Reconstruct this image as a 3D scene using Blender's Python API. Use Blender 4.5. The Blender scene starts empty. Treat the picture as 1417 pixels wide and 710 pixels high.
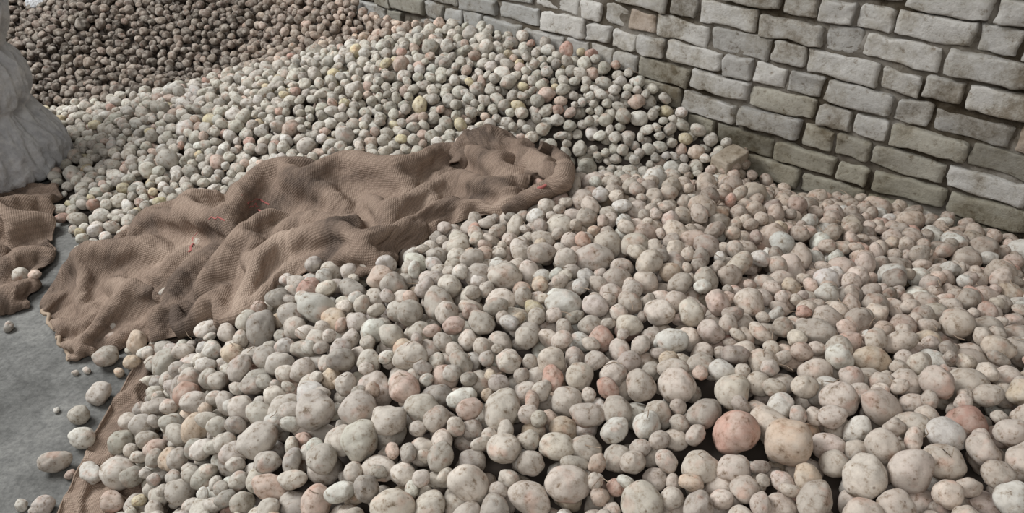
import bpy, bmesh, math, time
import numpy as np
from mathutils import Vector, Matrix, noise
t0=time.time()
rng=np.random.default_rng(21)
F=1100.0; PITCH=math.radians(33); CH=1.5
cp,sp=math.cos(PITCH),math.sin(PITCH)
def ray(px,py):
    a=(px-708.5)/F; b=(355-py)/F
    return np.array([a, cp+b*sp, -sp+b*cp])
def atz(px,py,z):
    d=ray(px,py); t=(z-CH)/d[2]
    return np.array([0,0,CH])+d*t
ctrl=[(100,700,-.02),(60,600,-.03),(100,540,-.02),(30,480,-.02),(150,500,0),(150,600,-.02),(175,530,-.02),(110,690,-.02),(0,570,-.04),(-60,640,-.04),(0,660,-.04),(40,530,-.03),
(250,650,.15),(250,560,.16),(300,480,.18),(350,600,.32),(400,480,.3),(400,400,.28),(500,420,.36),(450,550,.38),(500,700,.40),(700,700,.44),(700,550,.45),
(700,400,.42),(600,360,.36),(700,310,.36),(800,255,.41),(900,256,.42),(900,400,.46),(1000,335,.43),(1000,550,.5),(1000,700,.5),(1030,262,.34),
(1130,290,.31),(1250,315,.31),(1200,390,.41),(1200,550,.54),(1300,650,.58),(1417,700,.6),(1417,500,.50),(1417,400,.38),(1417,335,.265),
(1060,243,.19),(1200,274,.225),(1300,300,.245),
(820,225,.19),(950,222,.22),(1032,192,.31),(955,140,.375),(872,95,.45),(1000,215,.25),
(80,330,0),(60,290,0),(150,270,.07),(130,360,.02),(300,270,.12),(200,200,.12),(120,200,.05),(300,180,.2),(450,210,.22),(450,130,.3),(600,180,.26),
(600,110,.36),(600,72,.41),(720,72,.435),(540,62,.38),(750,150,.335),(850,170,.32),(480,75,.36),(350,112,.26),(250,125,.2),(180,150,.12),
(300,98,.15),(300,60,.24),(300,30,.31),(300,-30,.42),(100,130,.06),(100,100,.12),(100,60,.22),(100,30,.3),(100,-30,.4),(480,50,.32),(450,20,.38),(450,-20,.44),
(30,170,0),(-100,300,0),(-100,100,.05),(20,60,.18),(-100,0,.3),
(300,350,.15),(500,300,.25),(640,222,.24),(700,260,.30),
(100,850,-.05),(700,850,.40),(1300,850,.55),(1600,600,.5),(1600,400,.3),(-100,500,-.02),(-100,800,-.02)]
C=np.array([atz(*c) for c in ctrl])
def tps(d):
    d=np.maximum(d,1e-9); return d*d*np.log(d)
n=len(C); D=np.linalg.norm(C[:,None,:2]-C[None,:,:2],axis=2)
A=np.zeros((n+3,n+3)); A[:n,:n]=tps(D)+np.eye(n)*0.003
A[:n,n]=1;A[:n,n+1:n+3]=C[:,:2];A[n:,:n]=A[:n,n:].T
W=np.linalg.solve(A,np.concatenate([C[:,2],[0,0,0]]))
X0,X1,Y0,Y1=-3.0,2.4,0.3,5.0; RES=0.006
nx=int((X1-X0)/RES)+1; ny=int((Y1-Y0)/RES)+1
gx=X0+np.arange(nx)*RES; gy=Y0+np.arange(ny)*RES
H=np.zeros((nx,ny))
for i in range(nx):
    d=np.hypot(gx[i]-C[:,0][None,:],gy[:,None]-C[:,1][None,:])
    H[i]=tps(d)@W[:n]+W[n]+W[n+1]*gx[i]+W[n+2]*gy
H=np.clip(H,0,0.65)
def Hs(x,y):
    fx=np.clip((np.asarray(x)-X0)/RES,0,nx-1.001); fy=np.clip((np.asarray(y)-Y0)/RES,0,ny-1.001)
    i=fx.astype(int); j=fy.astype(int); a=fx-i; b=fy-j
    return (H[i,j]*(1-a)*(1-b)+H[i+1,j]*a*(1-b)+H[i,j+1]*(1-a)*b+H[i+1,j+1]*a*b)
def surf(px,py):
    d=ray(px,py); t=0.8
    while t<7:
        p=np.array([0,0,CH])+d*t
        if p[2]<=Hs(p[0],p[1]): return p
        t+=0.01
    return p
WP=np.array([1.235,2.27]); WU=np.array([-0.755,0.656]); WU/=np.linalg.norm(WU)
WN=np.array([0.656,0.755]); WN/=np.linalg.norm(WN); WD=float(WN@WP)

def new_mat(name):
    m=bpy.data.materials.new(name); m.use_nodes=True
    nt=m.node_tree; b=nt.nodes['Principled BSDF']; return m,nt,b
def N(nt,t,**k):
    nd=nt.nodes.new(t)
    for a,v in k.items():
        if a=='inp':
            for kk,vv in v.items(): nd.inputs[kk].default_value=vv
        else: setattr(nd,a,v)
    return nd
def ramp(nt,stops):
    r=nt.nodes.new('ShaderNodeValToRGB'); e=r.color_ramp.elements
    while len(e)<len(stops): e.new(0.5)
    for el,(p,c) in zip(e,stops): el.position=p; el.color=(*c,1) if len(c)==3 else c
    return r
def mixc(nt,fac,a,b,mode='MIX'):
    m=nt.nodes.new('ShaderNodeMix'); m.data_type='RGBA'; m.blend_type=mode
    for s,v in ((m.inputs[0],fac),(m.inputs[6],a),(m.inputs[7],b)):
        if hasattr(v,'is_output'): nt.links.new(v,s)
        elif isinstance(v,(int,float)): s.default_value=v
        else: s.default_value=(*v,1)
    return m.outputs[2]

# ---------------- materials
pm,nt,bs=new_mat('potato_skin'); L=nt.links
at=N(nt,'ShaderNodeAttribute',attribute_type='INSTANCER',attribute_name='pcol')
tc=N(nt,'ShaderNodeTexCoord'); oi=N(nt,'ShaderNodeAttribute',attribute_type='INSTANCER',attribute_name='poff')
add=N(nt,'ShaderNodeVectorMath',operation='ADD'); L.new(tc.outputs['Object'],add.inputs[0]); L.new(oi.outputs['Vector'],add.inputs[1])
n1=N(nt,'ShaderNodeTexNoise',inp={'Scale':1.0,'Detail':4,'Roughness':.55}); L.new(add.outputs[0],n1.inputs['Vector'])
n2=N(nt,'ShaderNodeTexNoise',inp={'Scale':2.3,'Detail':8,'Roughness':.7}); L.new(add.outputs[0],n2.inputs['Vector'])
n3=N(nt,'ShaderNodeTexNoise',inp={'Scale':11,'Detail':5,'Roughness':.72}); L.new(add.outputs[0],n3.inputs['Vector'])
n4=N(nt,'ShaderNodeTexNoise',inp={'Scale':.75,'Detail':3,'Roughness':.5}); L.new(add.outputs[0],n4.inputs['Vector'])
r1=ramp(nt,[(.40,(0,0,0)),(.62,(1,1,1))]); L.new(n1.outputs[0],r1.inputs[0])
dust=mixc(nt,.5,at.outputs['Color'],(.49,.445,.385))
c1=mixc(nt,r1.outputs[0],at.outputs['Color'],dust)
rb=ramp(nt,[(.58,(0,0,0)),(.70,(.5,.5,.5))]); L.new(n4.outputs[0],rb.inputs[0])
blush=mixc(nt,1.0,c1,(1.0,.72,.64),'MULTIPLY')
c1=mixc(nt,rb.outputs[0],c1,blush)
r2=ramp(nt,[(.33,(.38,.32,.26)),(.41,(.80,.76,.72)),(.5,(1,1,1)),(.68,(1.14,1.14,1.13))]); L.new(n2.outputs[0],r2.inputs[0])
c2=mixc(nt,1.0,c1,r2.outputs[0],'MULTIPLY')
vo=N(nt,'ShaderNodeTexVoronoi',inp={'Scale':1.1}); L.new(add.outputs[0],vo.inputs['Vector'])
r3=ramp(nt,[(.04,(.3,.23,.18)),(.10,(1,1,1))]); L.new(vo.outputs['Distance'],r3.inputs[0])
c3=mixc(nt,.7,c2,r3.outputs[0],'MULTIPLY'); L.new(c3,bs.inputs['Base Color'])
bs.inputs['Roughness'].default_value=.92; bs.inputs['Specular IOR Level'].default_value=.12
bp=N(nt,'ShaderNodeBump',inp={'Strength':.35,'Distance':.002}); L.new(n3.outputs[0],bp.inputs['Height']); L.new(bp.outputs[0],bs.inputs['Normal'])

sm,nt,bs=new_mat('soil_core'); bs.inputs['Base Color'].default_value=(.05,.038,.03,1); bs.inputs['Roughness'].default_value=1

fm,nt,bs=new_mat('concrete_floor'); L=nt.links
tc=N(nt,'ShaderNodeTexCoord')
n1=N(nt,'ShaderNodeTexNoise',inp={'Scale':2.6,'Detail':9,'Roughness':.7}); L.new(tc.outputs['Object'],n1.inputs['Vector'])
n2=N(nt,'ShaderNodeTexNoise',inp={'Scale':70,'Detail':6,'Roughness':.7}); L.new(tc.outputs['Object'],n2.inputs['Vector'])
r=ramp(nt,[(.38,(.075,.073,.066)),(.5,(.155,.152,.14)),(.62,(.24,.235,.213))]); L.new(n1.outputs[0],r.inputs[0])
rr=ramp(nt,[(.3,(.55,.55,.55)),(.6,(1.1,1.1,1.1))]); L.new(n2.outputs[0],rr.inputs[0])
L.new(mixc(nt,1.0,r.outputs[0],rr.outputs[0],'MULTIPLY'),bs.inputs['Base Color']); bs.inputs['Roughness'].default_value=.8
bp=N(nt,'ShaderNodeBump',inp={'Strength':.4,'Distance':.006}); L.new(n2.outputs[0],bp.inputs['Height']); L.new(bp.outputs[0],bs.inputs['Normal'])

def burlap(name,ca,cb,cc):
    m,nt,bs=new_mat(name); L=nt.links
    tc=N(nt,'ShaderNodeTexCoord')
    w1=N(nt,'ShaderNodeTexWave',bands_direction='X',inp={'Scale':62,'Distortion':.8,'Detail':2,'Detail Scale':3}); L.new(tc.outputs['UV'],w1.inputs['Vector'])
    w2=N(nt,'ShaderNodeTexWave',bands_direction='Y',inp={'Scale':62,'Distortion':.8,'Detail':2,'Detail Scale':3}); L.new(tc.outputs['UV'],w2.inputs['Vector'])
    w3=N(nt,'ShaderNodeTexWave',bands_direction='DIAGONAL',inp={'Scale':31,'Distortion':.5,'Detail':1,'Detail Scale':.5}); L.new(tc.outputs['UV'],w3.inputs['Vector'])
    n1=N(nt,'ShaderNodeTexNoise',inp={'Scale':2.6,'Detail':9,'Roughness':.68}); L.new(tc.outputs['UV'],n1.inputs['Vector'])
    n2=N(nt,'ShaderNodeTexNoise',inp={'Scale':120,'Detail':4,'Roughness':.7}); L.new(tc.outputs['UV'],n2.inputs['Vector'])
    r=ramp(nt,[(.38,ca),(.49,cb),(.64,cc)]); L.new(n1.outputs[0],r.inputs[0])
    m1=N(nt,'ShaderNodeMath',operation='MULTIPLY'); L.new(w1.outputs[1],m1.inputs[0]); L.new(w2.outputs[1],m1.inputs[1])
    m4=N(nt,'ShaderNodeMath',operation='MULTIPLY'); L.new(w3.outputs[1],m4.inputs[0]); m4.inputs[1].default_value=.35
    m2=N(nt,'ShaderNodeMath',operation='ADD'); L.new(m1.outputs[0],m2.inputs[0]); L.new(m4.outputs[0],m2.inputs[1])
    m3=N(nt,'ShaderNodeMath',operation='ADD'); L.new(m2.outputs[0],m3.inputs[0]); L.new(n2.outputs[0],m3.inputs[1])
    rr=ramp(nt,[(.15,(.66,.64,.62)),(.75,(1.15,1.15,1.15))]); 
    dv=N(nt,'ShaderNodeMath',operation='MULTIPLY'); dv.inputs[1].default_value=.45; L.new(m3.outputs[0],dv.inputs[0]); L.new(dv.outputs[0],rr.inputs[0])
    L.new(mixc(nt,1.0,r.outputs[0],rr.outputs[0],'MULTIPLY'),bs.inputs['Base Color'])
    bs.inputs['Roughness'].default_value=.95; bs.inputs['Specular IOR Level'].default_value=.1
    bp=N(nt,'ShaderNodeBump',inp={'Strength':.6,'Distance':.003}); L.new(m3.outputs[0],bp.inputs['Height']); L.new(bp.outputs[0],bs.inputs['Normal'])
    return m
jute=burlap('jute_weave',(.115,.087,.07),(.27,.20,.155),(.43,.33,.26))
red,nt,bs=new_mat('red_thread'); bs.inputs['Base Color'].default_value=(.36,.11,.095,1); bs.inputs['Roughness'].default_value=.9
rope,nt,bs=new_mat('jute_rope'); bs.inputs['Base Color'].default_value=(.33,.25,.18,1); bs.inputs['Roughness'].default_value=.9

# ---------------- helpers
def mkobj(name,verts,faces,mat,smooth=True,parent=None,uv=None):
    me=bpy.data.meshes.new(name); me.from_pydata([tuple(v) for v in verts],[],faces)
    if uv is not None:
        ul=me.uv_layers.new(name='UVMap'); idx=np.zeros(len(me.loops),int); me.loops.foreach_get('vertex_index',idx)
        ul.data.foreach_set('uv',np.asarray(uv)[idx].ravel())
    me.materials.append(mat)
    if smooth: me.polygons.foreach_set('use_smooth',[True]*len(me.polygons))
    o=bpy.data.objects.new(name,me); bpy.context.scene.collection.objects.link(o)
    if parent: o.parent=parent
    return o
def empty(name):
    o=bpy.data.objects.new(name,None); bpy.context.scene.collection.objects.link(o); return o
def gridfaces(a,b,off=0,closed=False):
    f=[]
    for i in range(a-1):
        for j in range(b if closed else b-1):
            j2=(j+1)%b
            f.append((off+i*b+j,off+(i+1)*b+j,off+(i+1)*b+j2,off+i*b+j2))
    return f

mkobj('floor',[(-6,-1.5,0),(5,-1.5,0),(5,8,0),(-6,8,0)],[(0,1,2,3)],fm,False)

# ---------------- cloth
def catmull(P,ts):
    P=np.asarray(P,float); n=len(P); t=np.clip(ts,0,1)*(n-1); i=np.minimum(t.astype(int),n-2); f=(t-i)
    g=lambda k:P[np.clip(k,0,n-1)]
    sh=(-1,)+(1,)*(P.ndim-1); f=f.reshape(sh)
    p0,p1,p2,p3=g(i-1),g(i),g(i+1),g(i+2)
    return .5*((2*p1)+(-p0+p2)*f+(2*p0-5*p1+4*p2-p3)*f*f+(-p0+3*p1-3*p2+p3)*f**3)
def up2(A,nu,nv):
    A=catmull(A,np.linspace(0,1,nu))
    return np.swapaxes(catmull(np.swapaxes(A,0,1),np.linspace(0,1,nv)),0,1)
def cloth(name,grid,nu,nv,slack=1.1,iters=260,seed=0,amp=.03,clear=.012,pin_lo=True,floorfn=None,freq=6,mul=3,pull=.01,fine=.003):
    G=np.swapaxes(np.asarray(grid,float),0,1)
    A=up2(G,nu,nv); P=A.copy()
    du=np.linalg.norm(np.diff(A,axis=0),axis=2); dv=np.linalg.norm(np.diff(A,axis=1),axis=2)
    uu=np.concatenate([[0],np.cumsum(du.mean(1))]); vv=np.concatenate([[0],np.cumsum(dv.mean(0))])
    for i in range(nu):
        for j in range(nv):
            v=Vector((uu[i]*freq+seed*11.3,vv[j]*freq,seed*3.1))
            w=min(1,min(i,nu-1-i)/3,min(j,nv-1-j)/2)
            P[i,j,2]+=w*amp*(noise.noise(v)*2.0+0.9*noise.noise(v*2.3))
            P[i,j,0]+=w*amp*noise.noise(v+Vector((9,2,1))); P[i,j,1]+=w*amp*noise.noise(v+Vector((3,7,5)))
    prs=[]
    for (di,dj,k) in ((1,0,1.),(0,1,1.),(1,1,.5),(1,-1,.5),(2,0,.15),(0,2,.15)):
        if dj>=0: a=(slice(0,nu-di),slice(0,nv-dj)); b=(slice(di,nu),slice(dj,nv))
        else: a=(slice(0,nu-di),slice(1,nv)); b=(slice(di,nu),slice(0,nv-1))
        R=np.linalg.norm(A[b]-A[a],axis=2)*slack; prs.append((a,b,R,k))
    V=np.zeros_like(P)
    edge=np.ones((nu,nv,1))*pull
    edge[0]=edge[-1]=.3; edge[:,0]=edge[:,-1]=.3
    for it in range(iters):
        V*=.92; V[...,2]-=.00015; old=P.copy(); P=P+V
        for rep in range(3):
            for a,b,R,k in prs:
                d=P[b]-P[a]; l=np.linalg.norm(d,axis=2,keepdims=True)+1e-9
                c=d*(l-R[...,None])/l*.5*.5*k
                P[a]+=c; P[b]-=c
        P+=(A-P)*edge*.5
        g=Hs(P[...,0],P[...,1])+clear if floorfn is None else floorfn(P)
        g=np.minimum(g,np.maximum(A[...,2],g-.06)) if pin_lo else g
        P[...,2]=np.maximum(P[...,2],g)
        P[...,2]=np.maximum(P[...,2],.006)
        V=np.clip((P-old),-.004,.004)*.9
    B=up2(P,nu*mul,nv*mul)
    U=np.interp(np.linspace(0,1,nu*mul),np.linspace(0,1,nu),uu); Vv=np.interp(np.linspace(0,1,nv*mul),np.linspace(0,1,nv),vv)
    uv=np.stack(np.meshgrid(U,Vv,indexing='ij'),-1).reshape(-1,2)
    for i in range(0,B.shape[0]):
        for j in range(0,B.shape[1]):
            q=Vector((U[i],Vv[j],seed))
            w=noise.noise_vector(q*6)
            B[i,j,2]+=fine*.9*noise.noise(q*30)+fine*3.5*(abs(noise.noise(q*11+w))-.2)-fine*4.5*(abs(noise.noise(q*6+w*1.5))-.2)
    return B,uv
def S(px,py,off): 
    p=surf(px,py); return (p[0],p[1],p[2]+off)
up=[(62,432),(110,385),(165,340),(230,305),(300,280),(370,258),(450,244),(520,238),(590,232),(640,228),(690,236),(750,244)]
lo=[(100,502),(140,492),(200,474),(250,464),(300,450),(345,432),(395,388),(450,368),(510,372),(570,338),(630,308),(710,290)]
rows=[]
for k,(t,of) in enumerate([(0,.015),(.15,.085),(.38,.065),(.62,.055),(.86,.04),(1,-.01)]):
    row=[]
    for i in range(12):
        px=up[i][0]*(1-t)+lo[i][0]*t; py=up[i][1]*(1-t)+lo[i][1]*t
        o=of*(0.8 if i<4 else 1.0)
        if i in(0,11): o*=.5
        row.append(S(px,py,o))
    rows.append(row)
P1,uv1=cloth('s',rows,64,26,slack=1.22,seed=2,amp=.06,freq=4.2,mul=4)
sackE=empty('burlap_sack')
o=mkobj('sack_cloth',P1.reshape(-1,3),gridfaces(P1.shape[0],P1.shape[1]),jute,parent=sackE,uv=uv1)
md=o.modifiers.new('s','SOLIDIFY'); md.thickness=.004
def tube(name,path,radii,mat,parent,seg=20,n=60,noi=0.0,flat=1.0,seed=0,hollow=False):
    pth=catmull(np.asarray(path,float),np.linspace(0,1,n)); rd=catmull(np.asarray(radii,float)[:,None],np.linspace(0,1,n))[:,0]
    tg=np.gradient(pth,axis=0); tg/=np.linalg.norm(tg,axis=1,keepdims=True)+1e-9
    vs=[];uv=[]; ln=0
    for i in range(n):
        if i: ln+=np.linalg.norm(pth[i]-pth[i-1])
        s=np.cross(tg[i],[0,0,1]); s/=np.linalg.norm(s)+1e-9; u=np.cross(s,tg[i])
        for j in range(seg):
            a=j/seg*2*math.pi
            q=pth[i]+ (s*math.cos(a)+u*math.sin(a)*flat)*rd[i]
            if noi:
                nv_=noise.noise_vector(Vector(q)*14+Vector((seed,0,0)))*noi+noise.noise_vector(Vector(q)*32+Vector((seed,0,0)))*noi*.4
                q=q+np.array(nv_)
            vs.append(q); uv.append((ln,a*rd.mean()))
    fs=gridfaces(n,seg,0,True)
    if not hollow: fs+=[tuple(range(seg))[::-1],tuple((n-1)*seg+j for j in range(seg))]
    o=mkobj(name,vs,fs,mat,parent=parent,uv=uv)
    if hollow: md=o.modifiers.new('s','SOLIDIFY'); md.thickness=.005
    return o
tube('sack_rolled_fold',[S(630,246,.02),S(652,230,.065),S(692,238,.078),S(730,252,.072),S(758,260,.055),S(772,272,.03)],[.035,.066,.064,.057,.04,.02],jute,sackE,seg=40,n=110,noi=.024,seed=3,hollow=True)
hem=[S(744,238,.10),S(770,246,.085),S(780,264,.055),S(758,282,.045),S(728,292,.035),S(700,302,.02)]
tube('sack_mouth_hem',hem,[.016,.026,.030,.028,.026,.018],jute,sackE,seg=24,n=80,noi=.012,seed=9)
hs=[np.array(h)+np.array([-.003,-.010,.021]) for h in hem[3:5]]+[np.array(hem[5])+np.array([-.004,-.008,.012])]
tube('red_hem_stitch',hs,[.004,.006,.003],red,sackE,seg=8,n=30,noi=.006)
def proj(P):
    v=P-np.array([0,0,CH]); zc=v[...,1]*cp-v[...,2]*sp; yc=v[...,1]*sp+v[...,2]*cp
    return 708.5+F*v[...,0]/zc, 355-F*yc/zc
ppx,ppy=proj(P1)
def snap(px,py,up_=.004):
    k=np.argmin((ppx-px)**2+(ppy-py)**2); p=P1.reshape(-1,3)[k]; return (p[0],p[1],p[2]+up_)
for k,st_ in enumerate([[(328,276),(342,284),(356,276),(372,286)],[(340,292),(352,284),(362,294)],[(262,352),(266,338),(272,322),(284,314)],[(288,308),(300,300),(312,306)],[(334,272),(350,270),(362,280)]]):
    q=[]
    for a,b in zip(st_[:-1],st_[1:]):
        for t in np.linspace(0,1,5)[:-1]: q.append(snap(a[0]*(1-t)+b[0]*t,a[1]*(1-t)+b[1]*t))
    q.append(snap(*st_[-1]))
    tube('red_mark_%d'%k,q,[.004]*len(q),red,sackE,seg=8,n=len(q)*3,flat=.4)
e0=P1[0,::6]; tube('hem_cord',[tuple(p+np.array([0,0,.004])) for p in e0],[.006]*len(e0),rope,sackE,seg=8,n=120)
# left sack
g=[[(-60,262,.02),(-10,264,.03),(40,262,.03),(80,262,.01)],
   [(-60,290,.10),(-10,288,.10),(35,290,.05),(78,290,.02)],
   [(-60,325,.05),(-10,320,.07),(30,325,.12),(76,325,.03)],
   [(-60,360,.12),(-10,360,.05),(30,358,.06),(72,360,.02)],
   [(-60,400,.06),(-10,400,.08),(25,395,.04),(52,398,.01)],
   [(-60,440,.01),(-10,440,.01),(15,436,.01),(40,428,.01)]]
rows=[[S(*q) for q in r] for r in g]
P2,uv2=cloth('s2',rows,22,26,slack=1.22,seed=4,amp=.06,freq=5,mul=4)
o=mkobj('burlap_sack.001',P2.reshape(-1,3),gridfaces(P2.shape[0],P2.shape[1]),jute,uv=uv2)
md=o.modifiers.new('s','SOLIDIFY'); md.thickness=.004
# strip under pile
e=[(262,462),(215,480),(178,530),(150,580),(125,630),(95,690),(70,750)]
rows=[]
for dx,of in ((0,.004),(22,.018),(50,.012),(110,.0)):
    rows.append([ (lambda p:(p[0],p[1],.012+of))(atz(x+dx,y+dx*.15,0)) for x,y in e])
P3,uv3=cloth('s3',rows,50,12,slack=1.08,seed=8,amp=.012,pin_lo=False,floorfn=lambda P:np.full(P.shape[:2],.008))
o=mkobj('burlap_sack.002',P3.reshape(-1,3),gridfaces(P3.shape[0],P3.shape[1]),jute,uv=uv3)
md=o.modifiers.new('s','SOLIDIFY'); md.thickness=.004

# ---------------- potato deposit
T=H-0.075; T=np.maximum(T,0)
def near_line(x,y): return y-(1.92+.296*(x+1.4))
XX,YY=np.meshgrid(gx,gy,indexing='ij')
mask=(H>0.012)&(XX*WN[0]+YY*WN[1]<WD-.03)
mask&=(np.abs(XX)<0.75*(YY*.84+.55)+.35)
WSX,WSY=-2.19,2.95
mask&=~(((XX-WSX)**2+(YY-WSY)**2)<.30**2)
cells=np.argwhere(mask)
kern={}
def kr(mm):
    if mm not in kern:
        r=mm/1000; k=int(r/RES); a=np.arange(-k,k+1)*RES; d2=a[:,None]**2+a[None,:]**2
        kk=np.where(d2<=r*r,np.sqrt(np.maximum(r*r-d2,0)),-1.); kern[mm]=(k,kk,np.where(d2<=r*r,kk,-9.))
    return kern[mm]
pts=[]
NA=44000
sel=cells[rng.integers(0,len(cells),NA)]
zn=rng.normal(size=NA); jit=rng.integers(-4,5,size=(NA,5,2)); jit[:,0]=0
for a in range(NA):
    i0,j0=sel[a]; x=gx[i0]; y=gy[j0]
    if y>3.6: r=.0200*math.exp(.16*zn[a])
    elif near_line(x,y)>0: r=.0220*math.exp(.19*zn[a])
    else: r=.0230*math.exp(.25*zn[a])
    r=min(max(r,.012),.040)
    k,kk,km=kr(int(round(r*1000)))
    best=None
    for dj in jit[a]:
        i=i0+dj[0]; j=j0+dj[1]
        if i-k<0 or j-k<0 or i+k>=nx or j+k>=ny or not mask[i,j]: continue
        z=(T[i-k:i+k+1,j-k:j+k+1]+km).max(); s=z-H[i,j]
        if best is None or s<best[0]: best=(s,i,j,z)
    if best is None: continue
    s,i,j,z=best
    if s>.014+.3*(r-.022): continue
    sl=T[i-k:i+k+1,j-k:j+k+1]; np.maximum(sl,np.where(km>-5,z+kk,-9),out=sl)
    pts.append((gx[i]+rng.uniform(-.002,.002),gy[j]+rng.uniform(-.002,.002),z,r))
pts=np.array(pts)
def clothmap(P,edge):
    M=np.full((nx,ny),9.)
    Q=P[edge:-edge,edge:-edge].reshape(-1,3)
    i=((Q[:,0]-X0)/RES).astype(int); j=((Q[:,1]-Y0)/RES).astype(int); ok=(i>2)&(i<nx-3)&(j>2)&(j<ny-3)
    i,j,q=i[ok],j[ok],Q[ok,2]
    for di in(-1,0,1):
        for dj in(-1,0,1): np.minimum.at(M,(i+di,j+dj),q)
    return M
M=np.minimum(clothmap(P1,4),clothmap(P2,2))
pi=((pts[:,0]-X0)/RES).astype(int); pj=((pts[:,1]-Y0)/RES).astype(int)
keep=pts[:,2]+pts[:,3]*.9<M[pi,pj]; keep|=M[pi,pj]>8
pts=pts[keep]
loose=[(137,545,.030),(110,575,.025),(77,640,.029),(113,607,.030),(126,655,.026),(78,568,.008),(97,657,.012),(120,513,.010),(104,516,.009),(12,452,.016),
(158,467,.022),(190,474,.032),(148,494,.033),(183,502,.022),(165,516,.014),(122,476,.012),(205,490,.02),(215,478,.018),(60,700,.022),(50,708,.015),(30,700,.014)]
LP=[[*atz(x,y,r*.8)[:2],r*.85,r] for x,y,r in loose]
q2x,q2y=proj(P2)
for x,y,r in ((30,387,.024),(52,384,.019)):
    p=P2.reshape(-1,3)[np.argmin((q2x-x)**2+(q2y-y)**2)]; LP.append([p[0],p[1],p[2]+r*.8,r])
LP=np.array(LP)
def colour(x,y,rnd):
    nl=near_line(x,y)
    if y>3.58: base=np.array([.12,.095,.077])*(1+1.8*np.clip((x+1.6)/1.0,0,1))*rnd.choice([.65,1,1.2,1.7])  # soil-dark back pile; shade over its left part is painted into the colour
    elif nl>0: base=np.array([.49,.46,.40])
    else:
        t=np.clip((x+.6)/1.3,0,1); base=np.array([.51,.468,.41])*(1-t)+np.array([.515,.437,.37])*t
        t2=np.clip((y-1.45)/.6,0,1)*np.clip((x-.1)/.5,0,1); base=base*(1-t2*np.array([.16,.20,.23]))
    u=rnd.random()
    if y<=3.58:
        if u<.035: base=np.array([.54,.47,.31]) if nl>0 or u<.006 else np.array([.52,.42,.32])
        elif u<.10: base=np.array([.50,.385,.32])
        elif u<.12: base=np.array([.48,.31,.25])
        elif u<.25: base=base*.72
        elif u<.36: base=np.array([.58,.555,.50])
    base=base*(1+rnd.normal()*.12)*(1+rnd.normal(size=3)*.012)
    return np.clip(base,.02,.72)
vc=bpy.data.collections.new('potato_shapes')
NV=16
for k in range(NV):
    bm=bmesh.new(); bmesh.ops.create_icosphere(bm,subdivisions=4,radius=1)
    rr=np.random.default_rng(100+k); eyes=rr.normal(size=(7,3)); eyes/=np.linalg.norm(eyes,axis=1,keepdims=True)
    e=[1.0,1.08,1.14,1.2,1.3,1.4,1.1,1.25,1.12,1.52,1.16,1.05,1.28,1.14,1.04,1.18][k]; fl=rr.uniform(.85,.97)
    for v in bm.verts:
        c=v.co.copy(); q=Vector(c)+Vector((k*7.1,3.3,k*1.7))
        d=1+.21*noise.noise(q*.9)+.075*noise.noise(q*1.9)+.010*noise.noise(q*5)
        for ey in eyes:
            dd=(c-Vector(ey)).length; d-=.075*math.exp(-(dd/.12)**2)
        bend=.12*(c.x**2)*(1 if k%2 else 0)*(e-1)*4
        v.co=Vector((c.x*e,c.y,c.z*fl))*d+Vector((0,bend,0))
        v.co/=e**(1/3)
    me=bpy.data.meshes.new('potato'); bm.to_mesh(me); bm.free(); me.materials.append(pm)
    me.polygons.foreach_set('use_smooth',[True]*len(me.polygons))
    vc.objects.link(bpy.data.objects.new('potato_%02d'%k,me))
def gn():
    g=bpy.data.node_groups.new('scatter_potatoes','GeometryNodeTree')
    g.interface.new_socket('Geometry',in_out='INPUT',socket_type='NodeSocketGeometry'); g.interface.new_socket('Geometry',in_out='OUTPUT',socket_type='NodeSocketGeometry')
    gi=g.nodes.new('NodeGroupInput'); go=g.nodes.new('NodeGroupOutput'); ip=g.nodes.new('GeometryNodeInstanceOnPoints')
    ci=g.nodes.new('GeometryNodeCollectionInfo'); ci.inputs[0].default_value=vc; ci.inputs['Separate Children'].default_value=True; ci.inputs['Reset Children'].default_value=True
    def na(name,t):
        q=g.nodes.new('GeometryNodeInputNamedAttribute'); q.data_type=t; q.inputs[0].default_value=name; return q.outputs[0]
    l=g.links.new
    l(gi.outputs[0],ip.inputs['Points']); l(ci.outputs[0],ip.inputs['Instance']); ip.inputs['Pick Instance'].default_value=True
    l(na('var','INT'),ip.inputs['Instance Index']); 
    er=g.nodes.new('FunctionNodeEulerToRotation'); l(na('rot','FLOAT_VECTOR'),er.inputs[0]); l(er.outputs[0],ip.inputs['Rotation'])
    l(na('scl','FLOAT_VECTOR'),ip.inputs['Scale']); l(ip.outputs[0],go.inputs[0])
    return g
GNT=gn()
def potatoes(name,Q,parent,seed):
    r=np.random.default_rng(seed); n=len(Q)
    me=bpy.data.meshes.new(name); me.from_pydata([tuple(q[:3]) for q in Q],[],[])
    def attr(nm,t,data,key='vector'):
        a=me.attributes.new(nm,t,'POINT'); a.data.foreach_set(key,np.asarray(data,dtype=np.float32 if t!='INT' else np.int32).ravel())
    attr('rot','FLOAT_VECTOR',np.stack([r.normal(size=n)*.6,r.normal(size=n)*.4,r.uniform(0,6.28,n)],1))
    attr('scl','FLOAT_VECTOR',np.repeat(Q[:,3:4]*1.02,3,1)*r.uniform(.92,1.09,(n,3)))
    attr('poff','FLOAT_VECTOR',r.uniform(-50,50,(n,3)))
    attr('var','INT',r.integers(0,NV,n),'value')
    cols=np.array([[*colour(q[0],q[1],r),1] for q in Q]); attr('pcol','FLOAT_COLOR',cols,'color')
    me.materials.append(pm)
    o=bpy.data.objects.new(name,me); bpy.context.scene.collection.objects.link(o); o.parent=parent
    m=o.modifiers.new('scatter','NODES'); m.node_group=GNT
    return o
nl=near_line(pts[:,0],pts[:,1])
regs=[(nl<=0),(nl>0)&(pts[:,1]<=3.58),(pts[:,1]>3.58)]
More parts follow.
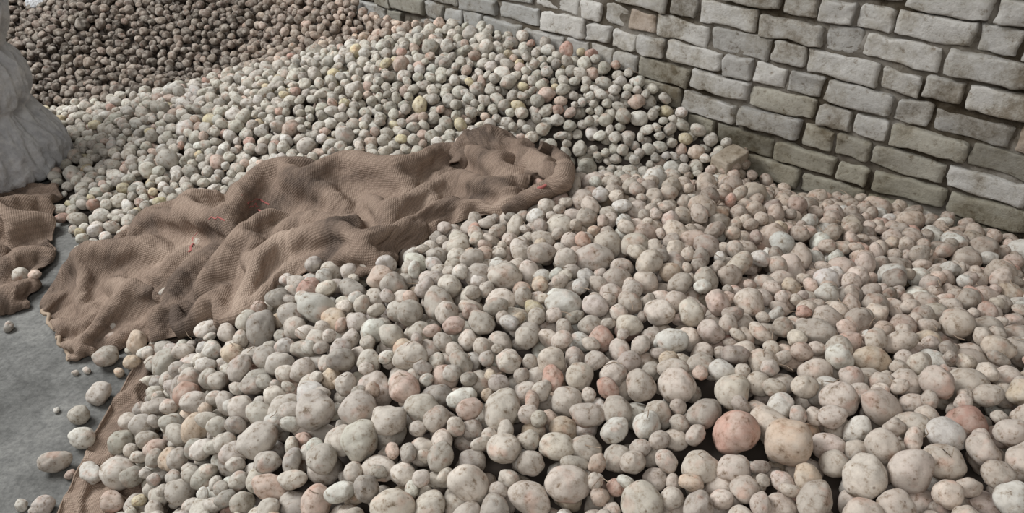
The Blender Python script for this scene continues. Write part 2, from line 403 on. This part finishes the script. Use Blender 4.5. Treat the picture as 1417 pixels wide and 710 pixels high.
reg_fn=[lambda x,y:near_line(x,y)<=0,lambda x,y:(near_line(x,y)>0)&(y<=3.58),lambda x,y:y>3.58]
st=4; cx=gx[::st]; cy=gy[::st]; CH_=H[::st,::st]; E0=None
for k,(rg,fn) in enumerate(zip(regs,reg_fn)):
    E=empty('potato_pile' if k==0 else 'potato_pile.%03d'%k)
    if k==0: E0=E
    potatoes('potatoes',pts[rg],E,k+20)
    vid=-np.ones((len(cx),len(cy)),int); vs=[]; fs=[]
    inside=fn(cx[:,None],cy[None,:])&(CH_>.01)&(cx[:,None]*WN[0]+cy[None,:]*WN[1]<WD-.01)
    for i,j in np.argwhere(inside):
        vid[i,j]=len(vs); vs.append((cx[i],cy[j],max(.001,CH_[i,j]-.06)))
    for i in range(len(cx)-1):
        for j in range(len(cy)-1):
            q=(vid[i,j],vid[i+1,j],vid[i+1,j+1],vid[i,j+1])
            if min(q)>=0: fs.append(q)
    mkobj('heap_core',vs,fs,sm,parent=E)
potatoes('loose_potatoes',LP,None,77)
SV=[];SF=[];rs=np.random.default_rng(3)
for k in range(420):
    q=pts[rs.integers(0,len(pts))]
    if q[1]>3.5: continue
    i=int((q[0]-X0)/RES); j=int((q[1]-Y0)/RES)
    if not(3<i<nx-4 and 3<j<ny-4): continue
    z=T[i-3:i+4,j-3:j+4].max()
    if M[i,j]<8: continue
    a=rs.uniform(0,6.28); ln=rs.uniform(.012,.035); d=np.array([math.cos(a),math.sin(a),rs.normal()*.3])*ln
    c=np.array([q[0],q[1],z+.001]); s=np.array([-math.sin(a),math.cos(a),0])*.0009; b=s*rs.normal()*6
    o_=len(SV)
    for t,bb in((-.5,0),(0,1),(.5,0)):
        pc=c+d*t+b*bb
        SV+= [pc+s,pc+np.array([0,0,.0015]),pc-s]
    for w in(0,3): SF+=[(o_+w,o_+w+3,o_+w+4,o_+w+1),(o_+w+1,o_+w+4,o_+w+5,o_+w+2),(o_+w+2,o_+w+5,o_+w+3,o_+w)]
mkobj('straw_bits',SV,SF,rope,parent=E0)

# ---------------- brick wall
bm_,nt,bs=new_mat('whitewashed_brick'); L=nt.links
at=N(nt,'ShaderNodeAttribute',attribute_name='bcol'); tc=N(nt,'ShaderNodeTexCoord')
n1=N(nt,'ShaderNodeTexNoise',inp={'Scale':4,'Detail':10,'Roughness':.74}); L.new(tc.outputs['Object'],n1.inputs['Vector'])
n2=N(nt,'ShaderNodeTexNoise',inp={'Scale':34,'Detail':8,'Roughness':.77}); L.new(tc.outputs['Object'],n2.inputs['Vector'])
r=ramp(nt,[(.37,(.46,.41,.34)),(.46,(.86,.84,.80)),(.53,(1,1,1)),(.7,(1.14,1.14,1.14))]); L.new(n1.outputs[0],r.inputs[0])
r2=ramp(nt,[(.34,(.42,.36,.29)),(.44,(.93,.92,.90)),(.65,(1.1,1.1,1.1))]); L.new(n2.outputs[0],r2.inputs[0])
c=mixc(nt,1.0,at.outputs['Color'],r.outputs[0],'MULTIPLY'); c=mixc(nt,.9,c,r2.outputs[0],'MULTIPLY')
L.new(c,bs.inputs['Base Color']); bs.inputs['Roughness'].default_value=.92; bs.inputs['Specular IOR Level'].default_value=.12
bp=N(nt,'ShaderNodeBump',inp={'Strength':.9,'Distance':.008}); L.new(n2.outputs[0],bp.inputs['Height']); L.new(bp.outputs[0],bs.inputs['Normal'])
bmx=bmesh.new(); bmesh.ops.create_cube(bmx,size=2)
bmesh.ops.subdivide_edges(bmx,edges=bmx.edges[:],cuts=7,use_grid_fill=True)
bmx.verts.ensure_lookup_table()
tv=np.array([v.co[:] for v in bmx.verts]); 
tfa=[tuple(v.index for v in f.verts) for f in bmx.faces]
tf=[tuple(v.index for v in f.verts) for f in bmx.faces if f.calc_center_median().y<.99]; bmx.free()
BV=[];BF=[];BC=[]; off=0; rw=np.random.default_rng(5)
CRS=.084; mort=.013
def brickshape(hx,hy,hz,n1a=.009,n2a=.0055):
    s=np.sign(tv)*np.abs(tv)**.6; rad=.006
    p=s*np.array([hx,hy,hz]); inner=np.array([hx,hy,hz])-rad
    q=np.clip(p,-inner,inner); d=p-q; dn=np.linalg.norm(d,axis=1,keepdims=True)
    p=q+np.where(dn>1e-6,d/np.maximum(dn,1e-6)*rad,0)
    seed=Vector((rw.uniform(0,90),rw.uniform(0,90),0))
    for kx in range(len(p)):
        v=Vector(p[kx]); e=noise.noise_vector(v*13+seed)*n1a+noise.noise_vector(v*45+seed)*n2a
        p[kx]+=np.array(e)
    return p
for cidx in range(29):
    z0=.0+cidx*CRS; u=-1.6-rw.uniform(0,.2)
    while u<3.7:
        w=.232 if rw.random()<.6 else .12
        w*=rw.uniform(.95,1.04)
        p=brickshape((w-mort)/2,.05,(CRS-mort)/2*rw.uniform(.93,1.07))
        missing=rw.random()<(.05 if z0<.4 else .006)
        uc=u+w/2; zc=z0+CRS/2+rw.normal()*.003; dp=rw.normal()*.006+(.05 if missing else 0)
        tilt=rw.normal()*.02
        U=uc+p[:,0]; Z=zc+p[:,2]+p[:,0]*tilt; Dp=.05+dp+p[:,1]
        xy=WP[None]+U[:,None]*WU[None]+Dp[:,None]*WN[None]
        BV.append(np.column_stack([xy,Z])); BF+= [tuple(a+off for a in f) for f in tf]; off+=len(tv)
        t=rw.random(); base=np.array([.51,.49,.455])*rw.uniform(.86,1.1)
        if t<.04: base=np.array([.44,.37,.31])
        elif t<.14: base=base*.78
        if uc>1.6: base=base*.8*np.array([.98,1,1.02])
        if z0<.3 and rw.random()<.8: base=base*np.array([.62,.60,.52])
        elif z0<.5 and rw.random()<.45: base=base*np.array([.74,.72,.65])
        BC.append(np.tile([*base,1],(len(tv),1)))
        u+=w
mu=np.arange(-1.7,3.75,.02); mz=np.arange(0,29*CRS+.01,.02)
mv=[];mc=[]
for a in mu:
    for b in mz:
        dd=.017+.013*noise.noise(Vector((a*18,b*18,3)))+.010*noise.noise(Vector((a*50,b*50,3)))
        xy=WP+a*WU+dd*WN; mv.append((xy[0],xy[1],b))
        k=min(1,max(0,.3+1.6*noise.noise(Vector((a*5,b*6,9))))); mc.append([.10+.18*k,.083+.175*k,.062+.165*k,1])
BV.append(np.array(mv)); BC.append(np.array(mc))
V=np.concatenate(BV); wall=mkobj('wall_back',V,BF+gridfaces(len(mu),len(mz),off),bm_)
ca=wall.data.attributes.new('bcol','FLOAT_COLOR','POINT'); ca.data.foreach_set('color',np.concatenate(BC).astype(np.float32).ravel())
# loose brick half-buried at the foot of the wall
p=brickshape(.055,.04,.032,.004,.003); a=math.radians(35); ctr=np.array(S(1008,226,.008))
p2=np.column_stack([p[:,0]*math.cos(a)-p[:,1]*math.sin(a),p[:,0]*math.sin(a)+p[:,1]*math.cos(a),p[:,2]+.2*p[:,0]])+ctr
lb=mkobj('loose_brick',p2,tfa,bm_); ca=lb.data.attributes.new('bcol','FLOAT_COLOR','POINT'); ca.data.foreach_set('color',np.tile([.42,.36,.29,1],len(p2)).astype(np.float32))

# ---------------- white sacks
wm,nt,bs=new_mat('white_woven_plastic'); L=nt.links
bs.inputs['Roughness'].default_value=.85; bs.inputs['Specular IOR Level'].default_value=.2
tc=N(nt,'ShaderNodeTexCoord'); w=N(nt,'ShaderNodeTexNoise',inp={'Scale':16,'Detail':9,'Roughness':.72}); L.new(tc.outputs['Object'],w.inputs['Vector'])
r=ramp(nt,[(.35,(.42,.42,.43)),(.6,(.64,.635,.63))]); L.new(w.outputs[0],r.inputs[0]); L.new(r.outputs[0],bs.inputs['Base Color'])
bp=N(nt,'ShaderNodeBump',inp={'Strength':.9,'Distance':.02}); L.new(w.outputs[0],bp.inputs['Height']); L.new(bp.outputs[0],bs.inputs['Normal'])
prof=[(0,.28),(.03,.33),(.08,.335),(.14,.32),(.2,.285),(.25,.25),(.28,.235),(.31,.265),(.36,.285),(.42,.28),(.46,.26),(.5,.225),(.52,.22),(.56,.24),(.7,.29),(.85,.29),(.98,.24),(1.05,.15),(1.1,.07),(1.16,.10),(1.2,.11)]
def whitesack(name,X,Y,Zo,sc,sd):
    pz=np.array(prof); tt=catmull(pz,np.linspace(0,1,180)); na=260; vs=[]
    for i,(z,r) in enumerate(tt):
        for j in range(na):
            a=j/na*2*math.pi
            pin=math.exp(-((z-.51)/.08)**2)+math.exp(-((z-.28)/.06)**2)*.8+.3
            cv=Vector((math.cos(a)*2.2+sd,math.sin(a)*2.2,z*4))
            rn=1-abs(noise.noise(cv*1.7))*2; rn2=1-abs(noise.noise(Vector((cv.x*4,cv.y*4,z*9))))*2
            rn3=1-abs(noise.noise(Vector((cv.x*7+3,cv.y*7,z*22))))*2
            fo=.012*pin*math.sin(a*17+4*noise.noise(cv))+.02*noise.noise(cv)+.012*rn+.014*rn2+.007*rn3
            vs.append((X+(r+fo-.02)*sc*math.cos(a),Y+(r+fo-.02)*sc*math.sin(a),Zo+max(.003,z*sc)))
    mkobj(name,vs,gridfaces(180,na,0,True),wm)
whitesack('white_sack',WSX,WSY,0,1,0)
pb=S(55,4,0); whitesack('white_sack.001',pb[0],pb[1]+.03,pb[2]-.02,.25,5)

# ---------------- camera, light
cam=bpy.data.cameras.new('camera'); co=bpy.data.objects.new('camera',cam); bpy.context.scene.collection.objects.link(co)
co.location=(0,0,CH); co.rotation_euler=(math.radians(90)-PITCH,0,0)
cam.sensor_width=36; cam.lens=36*F/1417; cam.clip_start=.05
bpy.context.scene.camera=co
def area(name,loc,tgt,size,power,col):
    l=bpy.data.lights.new(name,'AREA'); l.shape='RECTANGLE'; l.size,l.size_y=size; l.energy=power; l.color=col
    o=bpy.data.objects.new(name,l); bpy.context.scene.collection.objects.link(o); o.location=loc
    o.rotation_euler=(Vector(tgt)-Vector(loc)).to_track_quat('-Z','Y').to_euler(); return o
area('doorway_light',(-3.9,2.8,3.9),(0,2.0,.3),(2.6,2.4),340,(.96,.98,1.0))
area('rear_area_light',(-.6,-1.6,3.2),(.3,2.2,.3),(1.8,1.4),52,(.99,.98,.97))  # weak area lamp above and behind the camera, aimed at the piles
wd=bpy.data.worlds.new('world'); bpy.context.scene.world=wd; wd.use_nodes=True
wd.node_tree.nodes['Background'].inputs[0].default_value=(.98,.98,1,1); wd.node_tree.nodes['Background'].inputs[1].default_value=.20
bpy.context.scene.view_settings.view_transform='Standard'
